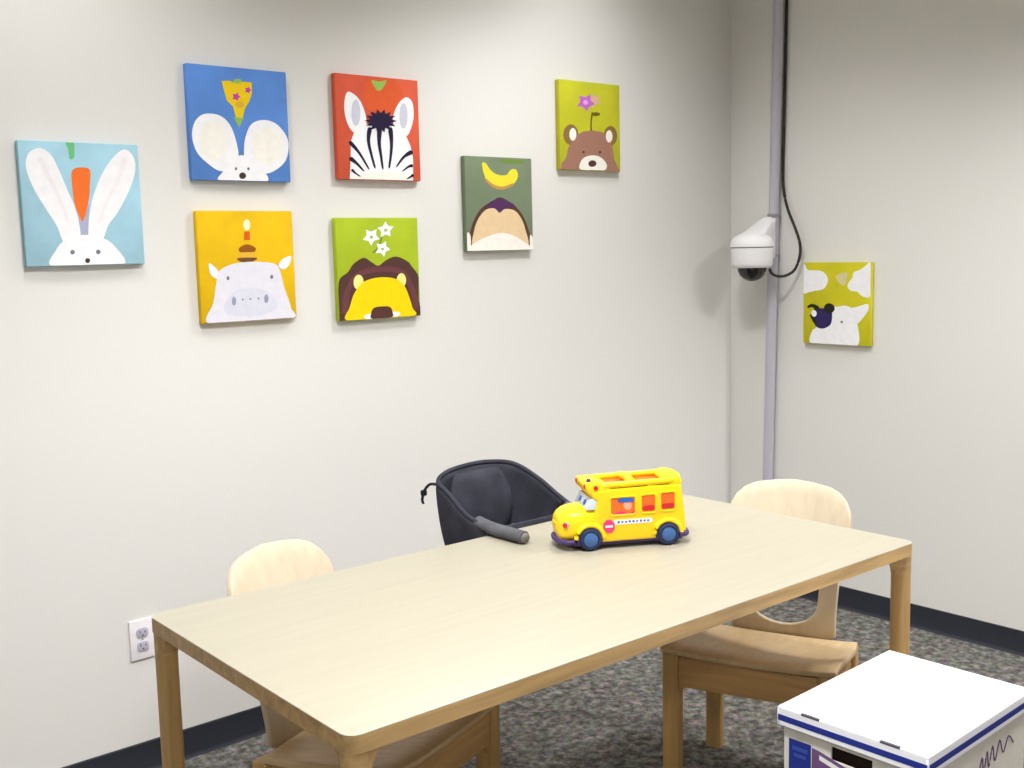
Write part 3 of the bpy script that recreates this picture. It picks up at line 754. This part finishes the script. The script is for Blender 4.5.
# ------------------------------------------------------------------ toy bus
def make_bus():
    o = thing('toy_bus', 'yellow toy school bus with orange windows standing on the table', 'toy', (-1.803, -1.088, TZ), math.radians(-29.1))
    hw = .060
    # front = -x, near side = -y
    prof = [(-.055, .018), (.136, .018), (.150, .030), (.147, .070), (.141, .120), (.137, .150), (.122, .153), (-.090, .150), (-.096, .142), (-.090, .127), (-.080, .122), (-.084, .104), (-.095, .040), (-.085, .018)]
    MB().prism(prof, -hw, hw, 'y', 0, .006, 3).build('body', M_yel, o)
    # hood: rounded snout
    loops = []
    for x, w, z0, z1 in ((-.085, .057, .026, .102), (-.110, .057, .024, .104), (-.130, .056, .022, .102), (-.150, .053, .022, .097), (-.163, .047, .024, .089), (-.171, .038, .030, .079), (-.174, .024, .040, .070)):
        lp = []
        for k in range(24):
            a = 2 * PI * k / 24
            c, s = math.cos(a), math.sin(a)
            e = .55
            lp.append((x, w * math.copysign(abs(c) ** e, c), (z0 + z1) / 2 + (z1 - z0) / 2 * math.copysign(abs(s) ** e, s)))
        loops.append(lp)
    MB().loft(loops).build('hood', M_yel, o, angle=60)
    # windscreen with mullion, roof visor
    MB().prism([(-.078, .100), (-.108, .100), (-.095, .127), (-.078, .128)], -hw + .004, hw - .004, 'y', 0, .002, 2).build('windscreen', M_glassb, o)
    for sy in (-1, 1):
        MB().lathe([(0, 0), (.0075, 0), (.0075, .0025), (0, .003)], 16, 0, Matrix.Translation((-.1012, sy * .022, .1140)) @ Matrix.Rotation(-PI / 2 + .448, 4, 'Y')).build('eye_sticker', M_bluep, o)
    MB().prism(smooth_closed([(-.106, .152), (-.100, .141), (-.08, .138), (-.05, .146), (-.05, .160), (-.08, .166), (-.103, .164)], 4), -hw + .001, hw - .001, 'y', 0, .005, 2).build('roof_visor', M_yel, o)
    for sy in (-1, 1):
        MB().lathe([(0, 0), (.006, 0), (.006, .003), (.003, .006), (0, .0065)], 14, 0, Matrix.Translation((-.1035, sy * .040, .157)) @ Matrix.Rotation(-PI / 2, 4, 'Y')).build('signal_lamp', M_redp, o)
    MB().lathe([(.0055, 0), (.0055, .006), (.004, .010), (0, .011)], 14, 0, Matrix.Translation((-.094, -.030, .163))).build('roof_knob', M_pur, o)
    MB().lathe([(0, 0), (.0055, 0), (.0055, .004), (0, .006)], 14, 0, Matrix.Translation((-.084, -hw + .001, .156)) @ Matrix.Rotation(PI / 2, 4, 'X')).build('side_lamp', M_redp, o)
    # open roof: orange deck, raised rim and cross bar
    MB().box(-.080, .125, -hw + .010, hw - .010, .1495, .1545, 0, .002, 2).build('roof_deck', M_org, o)
    rim = MB()
    path = []
    for (x, y) in rrect(.220, 2 * hw - .014, .030, 8, .026, 0):
        t = (x + .10) / .24
        path.append((x, y, .1548 + .004 * math.sin(PI * t * 2) + .013 * max(0, t) ** 2))
    path.append(path[0])
    rim.tube(path, .0078, 12, caps=False)
    rim.tube([(.012, -hw + .008, .160), (.012, 0, .166), (.012, hw - .008, .160)], .011, 12)
    for x, z in ((-.07, .156), (.06, .16), (.118, .166)):
        for sy in (-1, 1):
            rim.box(x - .012, x + .012, sy * (hw - .007) - .005, sy * (hw - .007) + .005, .145, z, 0, .002)
    rim.build('roof_rim', M_yel, o, angle=60)
    MB().prism(smooth_closed([(.100, .156), (.106, .168), (.120, .174), (.134, .170), (.1415, .150), (.12, .148)], 5), -hw + .006, hw - .006, 'y', 0, .005, 2).build('rear_hump', M_yel, o, angle=60)
    # windows on both sides
    for sy in (-1, 1):
        for x0, x1, z0, z1 in ((-.047, .016, .086, .128), (.032, .068, .087, .130), (.082, .119, .089, .133)):
            w = MB()
            y0 = sy * (hw - .004)
            y1 = sy * (hw + .0006)
            w.prism(rrect(x1 - x0, z1 - z0, .007, 5, (x0 + x1) / 2, (z0 + z1) / 2), min(y0, y1), max(y0, y1), 'y')
            wo = w.build('window', M_org, o, smooth=False)
            fr = MB()
            loop = [(px, sy * (hw + .0004), pz) for px, pz in rrect(x1 - x0 + .004, z1 - z0 + .004, .008, 5, (x0 + x1) / 2, (z0 + z1) / 2)]
            fr.tube(loop + [loop[0]], .0028, 8, caps=False)
            fr.build('window_frame', M_yel, wo)
            ys = sy * (hw + .0012)
            mm = MB()
            if x0 < 0:
                fc = MB()
                fc.prism([(p, q) for p, q in smooth_closed([(-.012, .101), (.0, .096), (.006, .102), (.005, .114), (-.006, .118), (-.014, .112)], 4)], min(ys, ys - sy * .001), max(ys, ys - sy * .001), 'y')
                fc.build('child_face', M_skin, wo, smooth=False)
                cp = MB()
                ys2 = sy * (hw + .0022)
                cp.prism(smooth_closed([(-.028, .118), (-.024, .126), (-.006, .1275), (.010, .124), (.012, .117), (-.006, .1155)], 4), min(ys2, ys2 - sy * .001), max(ys2, ys2 - sy * .001), 'y')
                cp.build('child_cap', M_bluep, wo, smooth=False)
                ys3 = sy * (hw + .0014)
                sc = MB()
                sc.prism(smooth_closed([(-.044, .0865), (-.020, .094), (.0, .0865), (.011, .0935), (.012, .0865), (-.02, .0855)], 4), min(ys3, ys3 - sy * .001), max(ys3, ys3 - sy * .001), 'y')
                sc.build('child_shirt', M_pinkp, wo, smooth=False)
            else:
                st = MB()
                st.prism(rrect(x1 - x0 - .006, .013, .005, 4, (x0 + x1) / 2, z0 + .0105), min(ys, ys - sy * .001), max(ys, ys - sy * .001), 'y')
                st.build('seat_back', M_redp, wo, smooth=False)
        # white side band with illegible blue marks
        y0, y1 = sorted((sy * (hw - .002), sy * (hw + .0012)))
        bd = MB().prism(rrect(.100, .0115, .004, 4, .010, .0665), y0, y1, 'y').build('side_band', M_whitep, o, smooth=False)
        dm = MB()
        yy = sy * (hw + .0013)
        y0, y1 = sorted((yy, yy - sy * .001))
        for k in range(9):
            x = -.030 + k * .0095
            dm.box(x, x + .0055, y0, y1, .0640 + .0005 * (k % 2), .0694 - .0006 * (k % 3))
        dm.build('band_lettering', M_ink, bd, smooth=False)
        # stop sign
        yy = sy * (hw + .003)
        y0, y1 = sorted((yy, sy * (hw - .001)))
        oc = [(-.052 + .0155 * math.cos(PI / 8 + PI / 4 * k), .058 + .0175 * math.sin(PI / 8 + PI / 4 * k)) for k in range(8)]
        sg = MB().prism(oc, y0, y1, 'y', 0, .0006, 1).build('stop_sign', M_pinkp, o)
        yy = sy * (hw + .0036)
        y0, y1 = sorted((yy, yy - sy * .001))
        MB().box(-.0615, -.0425, y0, y1, .0555, .0610).build('sign_bar', M_whitep, sg, smooth=False)
        # fender arches
        for x in (-.100, .100):
            ar = MB()
            path = [(x + .0355 * math.cos(a), sy * (hw + .001), .0285 + .0355 * math.sin(a)) for a in [PI * (.02 + .96 * k / 14) for k in range(15)]]
            ar.tube(path, .0060, 10)
            fo = ar.build('fender', M_yel, o, angle=70)
            y0, y1 = sorted((sy * (hw - .012), sy * (hw + .0012)))
            MB().prism([(x + .0325 * math.cos(2 * PI * k / 28), .0300 + .0325 * (math.sin(2 * PI * k / 28) if math.sin(2 * PI * k / 28) > -.5 else -.5)) for k in range(28)], y0, y1, 'y').build('wheel_well', M_pur, fo, smooth=False)
    # chassis and bumpers
    MB().box(-.140, .140, -hw + .006, hw - .006, .010, .024, 0, .004, 2).build('chassis', M_pur, o)
    MB().tube(smooth_open([(-.138, -.055, .022), (-.158, -.051, .022), (-.170, -.034, .022), (-.174, 0, .022), (-.170, .034, .022), (-.158, .051, .022), (-.138, .055, .022)], 5), .0066, 12).build('front_bumper', M_pur, o)
    MB().tube(smooth_open([(.128, -.060, .026), (.150, -.052, .026), (.156, 0, .026), (.150, .052, .026), (.128, .060, .026)], 5), .0085, 12).build('rear_bumper', M_pur, o)
    # grille, headlamps
    MB().box(-.1765, -.166, -.020, .020, .047, .066, 0, .002, 2).build('grille', M_yel, o)
    for sy in (-1, 1):
        h = MB().lathe([(0, 0), (.0088, 0), (.0088, .004), (.0065, .006), (0, .0065)], 18, 0, Matrix.Translation((-.1565, sy * .0475, .066)) @ Matrix.Rotation(sy * -PI * .28, 4, 'Z') @ Matrix.Rotation(-PI / 2, 4, 'Y')).build('headlamp', M_skin, o)
        MB().lathe([(0, 0), (.006, 0), (.006, .002), (0, .003)], 16, 0, Matrix.Translation((-.1565, sy * .0475, .066)) @ Matrix.Rotation(sy * -PI * .28, 4, 'Z') @ Matrix.Rotation(-PI / 2, 4, 'Y') @ Matrix.Translation((0, 0, .0062))).build('lamp_bulb', M_redp, h)
    # wheels
    for x in (-.100, .100):
        for sy in (-1, 1):
            T = Matrix.Translation((x, sy * (hw - .0075), .0288)) @ Matrix.Rotation(PI / 2 if sy < 0 else -PI / 2, 4, 'X')
            w = MB().lathe([(0, -.008), (.024, -.008), (.028, -.004), (.0285, .004), (.0275, .012), (.024, .0165), (.020, .0170), (.019, .0150), (0, .0150)], 32, 0, T).build('wheel', M_navy, o)
            MB().lathe([(0, .0148), (.0175, .0148), (.0175, .0165), (.012, .0185), (.005, .0195), (0, .020)], 24, 0, T).build('hub', M_hub, w)
    return o
make_bus()

# ------------------------------------------------------------------ steel pole, security camera, its cable
def make_pole():
    o = thing('steel_pole', 'grey steel conduit pole running up the right wall beside the corner', 'pole', (-.030, -.221, 0))
    def yy(z): return -.197 - .0215 * (z - .48) + .2
    MB().tube([(0, yy(.0), 0), (0, yy(RH), RH)], .0215, 24).build('pipe', M_pole, o)
    for z in (0.0, RH - .008):
        MB().lathe([(.0222, z), (.0222, z + .008), (.030, z + .008), (.034, z + .004), (.034, z), (.0222, z)], 28, 0, Matrix.Translation((0, yy(z), 0)), False).build('end_flange', M_pole, o)
    return o
make_pole()

def make_cam():
    o = thing('dome_camera', 'white dome security camera with smoked lens bracketed to the steel pole', 'security camera', (-.165, -.236, 1.379))
    R = .084
    MB().lathe([(R * .86, -.016), (R * .93, -.012), (R * .97, .0), (R, .060), (R, .062)], 40).build('housing', M_camw, o, angle=50)
    MB().lathe([(R * .985, .0615), (R * .985, .0665)], 40).build('seam_ring', M_seam, o)
    MB().lathe([(R * 1.02, .066), (R * 1.02, .076), (R * .98, .090), (R * .84, .106), (R * .55, .116), (0, .119)], 40).build('cap', M_camw, o, angle=60)
    MB().lathe([(.058, -.014), (.056, -.028), (.048, -.046), (.034, -.060), (.018, -.068), (0, -.071)], 32).build('lens_dome', M_dome, o)
    arm = MB()
    loops = []
    for x, y, z, w, h in ((-.035, 0, .095, .062, .020), (.01, 0, .104, .056, .028), (.05, 0, .118, .046, .040), (.080, 0, .128, .038, .050), (.098, 0, .131, .034, .054), (.104, 0, .131, .033, .054)):
        lp = []
        for k in range(20):
            a = 2 * PI * k / 20
            c, s = math.cos(a), math.sin(a)
            lp.append((x, y + w * math.copysign(abs(c) ** .6, c), z + h * math.copysign(abs(s) ** .6, s)))
        loops.append(lp)
    arm.loft(loops)
    arm.build('bracket_arm', M_camw, o, angle=60)
    MB().box(.100, .1115, -.032, .032, .020, .180, 0, .004, 2).build('mounting_plate', M_camw, o)
    for z in (.03, .190):
        MB().lathe([(.0226, -.006), (.0226, .006), (.0255, .006), (.0255, -.006), (.0226, -.006)], 28, 0, Matrix.Translation((.135, -.0015 - .0215 * (z - .03), z)), False).build('pole_band', M_steel, o)
    return o
make_cam()
cab = MB().tube(smooth_open([(-.010, -.290, 2.74), (-.010, -.282, 2.4), (-.010, -.274, 2.0), (-.010, -.269, 1.75), (-.012, -.276, 1.66), (-.018, -.300, 1.59), (-.024, -.333, 1.53), (-.026, -.361, 1.465), (-.028, -.366, 1.41), (-.036, -.350, 1.355), (-.060, -.330, 1.331), (-.090, -.311, 1.326), (-.112, -.293, 1.338), (-.118, -.287, 1.357)], 8), .0056, 10).build('camera_cable', M_cable)
tag(cab, 'black cable hanging in a loop from the pole to the security camera', 'cable')

# ------------------------------------------------------------------ wall outlet
def make_outlet():
    o = thing('wall_outlet', 'white double power outlet low on the left wall beside the table corner', 'outlet', (-2.629, 0, .390))
    MB().box(-.036, .036, -.007, 0, -.058, .058, 0, .003, 3).build('cover_plate', M_plate, o)
    for s in (-1, 1):
        z = s * .0195
        pts = [(p, q + z) for p, q in rrect(.034, .029, .011, 6)]
        k = MB().prism(pts, -.0092, -.006, 'y', 0, .0008, 2).build('socket', M_sock, o)
        sl = MB()
        sl.box(-.0085, -.0062, -.0096, -.0088, z - .001, z + .008)
        sl.box(.0062, .0085, -.0096, -.0088, z - .0005, z + .007)
        sl.lathe([(0, 0), (.0025, 0), (.0025, .0006), (0, .0006)], 12, 0, Matrix.Translation((0, -.0090, z - .0075)) @ Matrix.Rotation(PI / 2, 4, 'X'))
        sl.build('slot', M_slot, k, smooth=False)
    MB().lathe([(0, 0), (.0032, 0), (.002, .0012), (0, .0014)], 12, 0, Matrix.Translation((0, -.007, 0)) @ Matrix.Rotation(PI / 2, 4, 'X')).build('screw', M_steel, o)
    return o
make_outlet()

# ------------------------------------------------------------------ lidded storage boxes
def make_box(label, loc, rz, H):
    """local: x = long side, y = short; handle on the -x end; origin under its centre"""
    o = thing('storage_box', label, 'box', loc, rz, 'stacked storage boxes')
    L, W = .432, .313
    t = .005
    b = MB()
    b.box(-L / 2, L / 2, -W / 2, W / 2, 0, t)
    b.box(-L / 2, L / 2, -W / 2, -W / 2 + t, t, H - .012)
    b.box(-L / 2, L / 2, W / 2 - t, W / 2, t, H - .012)
    # long sides done; ends built around the hand hole
    hz0, hz1, hy = H - .082, H - .052, .046
    for sx in (-1, 1):
        x0, x1 = sorted((sx * L / 2, sx * (L / 2 - t)))
        b.box(x0, x1, -W / 2 + t, W / 2 - t, t, hz0)
        b.box(x0, x1, -W / 2 + t, W / 2 - t, hz1, H - .012)
        b.box(x0, x1, -W / 2 + t, -hy, hz0, hz1)
        b.box(x0, x1, hy, W / 2 - t, hz0, hz1)
    b.build('carton', M_cardg, o, smooth=False)
    # contents: dark block that paints in the shade behind the hand holes
    MB().box(-L / 2 + .012, L / 2 - .012, -W / 2 + .012, W / 2 - .012, t, H - .056, 0, .002).build('hole_shade', M_dark, o)
    lw, ll = W / 2 + .011, L / 2 + .011
    lid = MB()
    lid.box(-ll, ll, -lw, lw, H - .007, H, 0, .003, 2)
    sk = .040
    lid.box(-ll, ll, -lw, -lw + .004, H - sk, H - .004, 0, .0015, 1)
    lid.box(-ll, ll, lw - .004, lw, H - sk, H - .004, 0, .0015, 1)
    lid.box(-ll, -ll + .004, -lw + .004, lw - .004, H - sk, H - .004, 0, .0015, 1)
    lid.box(ll - .004, ll, -lw + .004, lw - .004, H - sk, H - .004, 0, .0015, 1)
    lo = lid.build('lid', M_card, o)
    st = MB()
    za, zb, e = H - .029, H - .016, .0006
    st.box(-ll - e, -ll, -lw + .003, lw - .003, za, zb)
    st.box(ll, ll + e, -lw + .003, lw - .003, za, zb)
    st.box(-ll + .003, ll - .003, -lw - e, -lw, za, zb)
    st.box(-ll + .003, ll - .003, lw, lw + e, za, zb)
    st.build('lid_stripe', M_stripe, lo, smooth=False)
    for y in (.088, -.088):
        MB().box(-ll - .0006, -ll + .006, y - .021, y + .021, H - .0035, H + .0005).build('lid_slot', M_seam, lo, smooth=False)
    # printing on the handled end
    xe = -L / 2
    p = MB().box(xe - .0008, xe, .092, W / 2 - .012, H - .145, H - .066).build('printed_panel', M_stripe, o, smooth=False)
    q = MB()
    q.box(xe - .0014, xe - .0007, .100, .136, H - .088, H - .080)
    q.box(xe - .0014, xe - .0007, .104, .132, H - .102, H - .095)
    q.build('panel_print', M_ink, p, smooth=False)
    MB().prism([(.090, H - .145), (.090, H - .070), (.072, H - .072), (-.112, H - .116), (-.112, H - .145)], xe - .0006, xe - .0001, 'x').build('printed_flash', M_violet, o, smooth=False)
    MB().prism([(.072, H - .090), (.072, H - .080), (-.112, H - .124), (-.112, H - .134)], xe - .0012, xe - .0007, 'x').build('flash_line', M_whitep, o, smooth=False)
    # scribbled print on the long near side
    ys = -W / 2
    mb = MB()
    path = smooth_open([(-.050, H - .112), (-.034, H - .074), (-.026, H - .110), (-.012, H - .068), (-.004, H - .104), (.012, H - .064), (.024, H - .100), (.044, H - .062), (.062, H - .094), (.085, H - .066), (.110, H - .088)], 5)
    mb.tube([(x + .05, ys - .0004, z - .012) for x, z in path], .0016, 6)
    mb.build('script_print', M_violet, o)
    return o
BZ = .25
lowc = (-1.699, -1.815, 0)
BRZ = math.radians(1.6)
make_box('white cardboard storage box carrying the lidded box on top of it', lowc, BRZ, BZ)
make_box('white storage box with blue-striped lid on top of the stack, in front of the table', (lowc[0], lowc[1], BZ + .0007), BRZ, BZ)

# ------------------------------------------------------------------ ceiling lamps (out of frame) and their light
LAMPS = [(-.97, -.44, .29), (-2.82, -.59, .63), (-1.37, -.89, 1.24), (-2.72, -1.74, 4.43), (-.34, -2.43, 4.1), (-4.4, -3.9, 3.5)]  # last entry is an added fill lamp that lifts the darker walls
where = ['closest to the room corner', 'near the left wall above the outlet', 'above the toy bus', 'above the front of the table', 'beside the right wall', 'added behind the viewer as unseen fill']
for i, (x, y, k) in enumerate(LAMPS):
    o = thing('ceiling_lamp', 'round recessed downlight in the ceiling ' + where[i], 'lamp', (x, y, RH), 0, 'recessed ceiling lamps')
    MB().lathe([(.082, 0), (.098, 0), (.098, -.004), (.092, -.008), (.084, -.008), (.082, -.004), (.082, 0)], 40, 0, None, False).build('trim_ring', M_frame, o)
    MB().lathe([(0, -.001), (.083, -.001), (.083, -.004), (0, -.004)], 40).build('diffuser', M_diff, o, smooth=False)
    ld = bpy.data.lights.new('ceiling_light', 'SPOT')
    ld.spot_size = math.radians(140.5)
    ld.spot_blend = .716
    ld.shadow_soft_size = .30 if k > 4 else .15
    ld.energy = LP * k
    ld.color = (1.0, 1.0, 1.0)
    lo = bpy.data.objects.new('ceiling_light', ld)
    lo.location = (x, y, RH - .012)
    C.objects.link(lo)

wd = bpy.data.worlds.new('room_world')
bpy.context.scene.world = wd
wd.use_nodes = True
wd.node_tree.nodes['Background'].inputs[0].default_value = (1, .97, .93, 1)
wd.node_tree.nodes['Background'].inputs[1].default_value = 0.0

# ------------------------------------------------------------------ camera
cd = bpy.data.cameras.new('camera')
cam = bpy.data.objects.new('camera', cd)
C.objects.link(cam)
Rv, Uv, Fv = Vector((0.76093254, -0.64841836, -0.02313655)), Vector((0.0965437, 0.07789014, 0.99227639)), Vector((0.64160813, 0.75728908, -0.12186985))
cam.matrix_world = Matrix(((Rv.x, Uv.x, -Fv.x, -3.76812678), (Rv.y, Uv.y, -Fv.y, -2.99073308), (Rv.z, Uv.z, -Fv.z, 1.46170539), (0, 0, 0, 1)))
cd.sensor_fit = 'HORIZONTAL'
cd.sensor_width = 36
cd.lens = 36 * 1104.857 / 1024
cd.clip_start = .02
bpy.context.scene.camera = cam

vs = bpy.context.scene.view_settings
vs.view_transform = 'Standard'
vs.look = 'None'
vs.gamma = 1
vs.use_curve_mapping = False
vs.exposure = EXPO
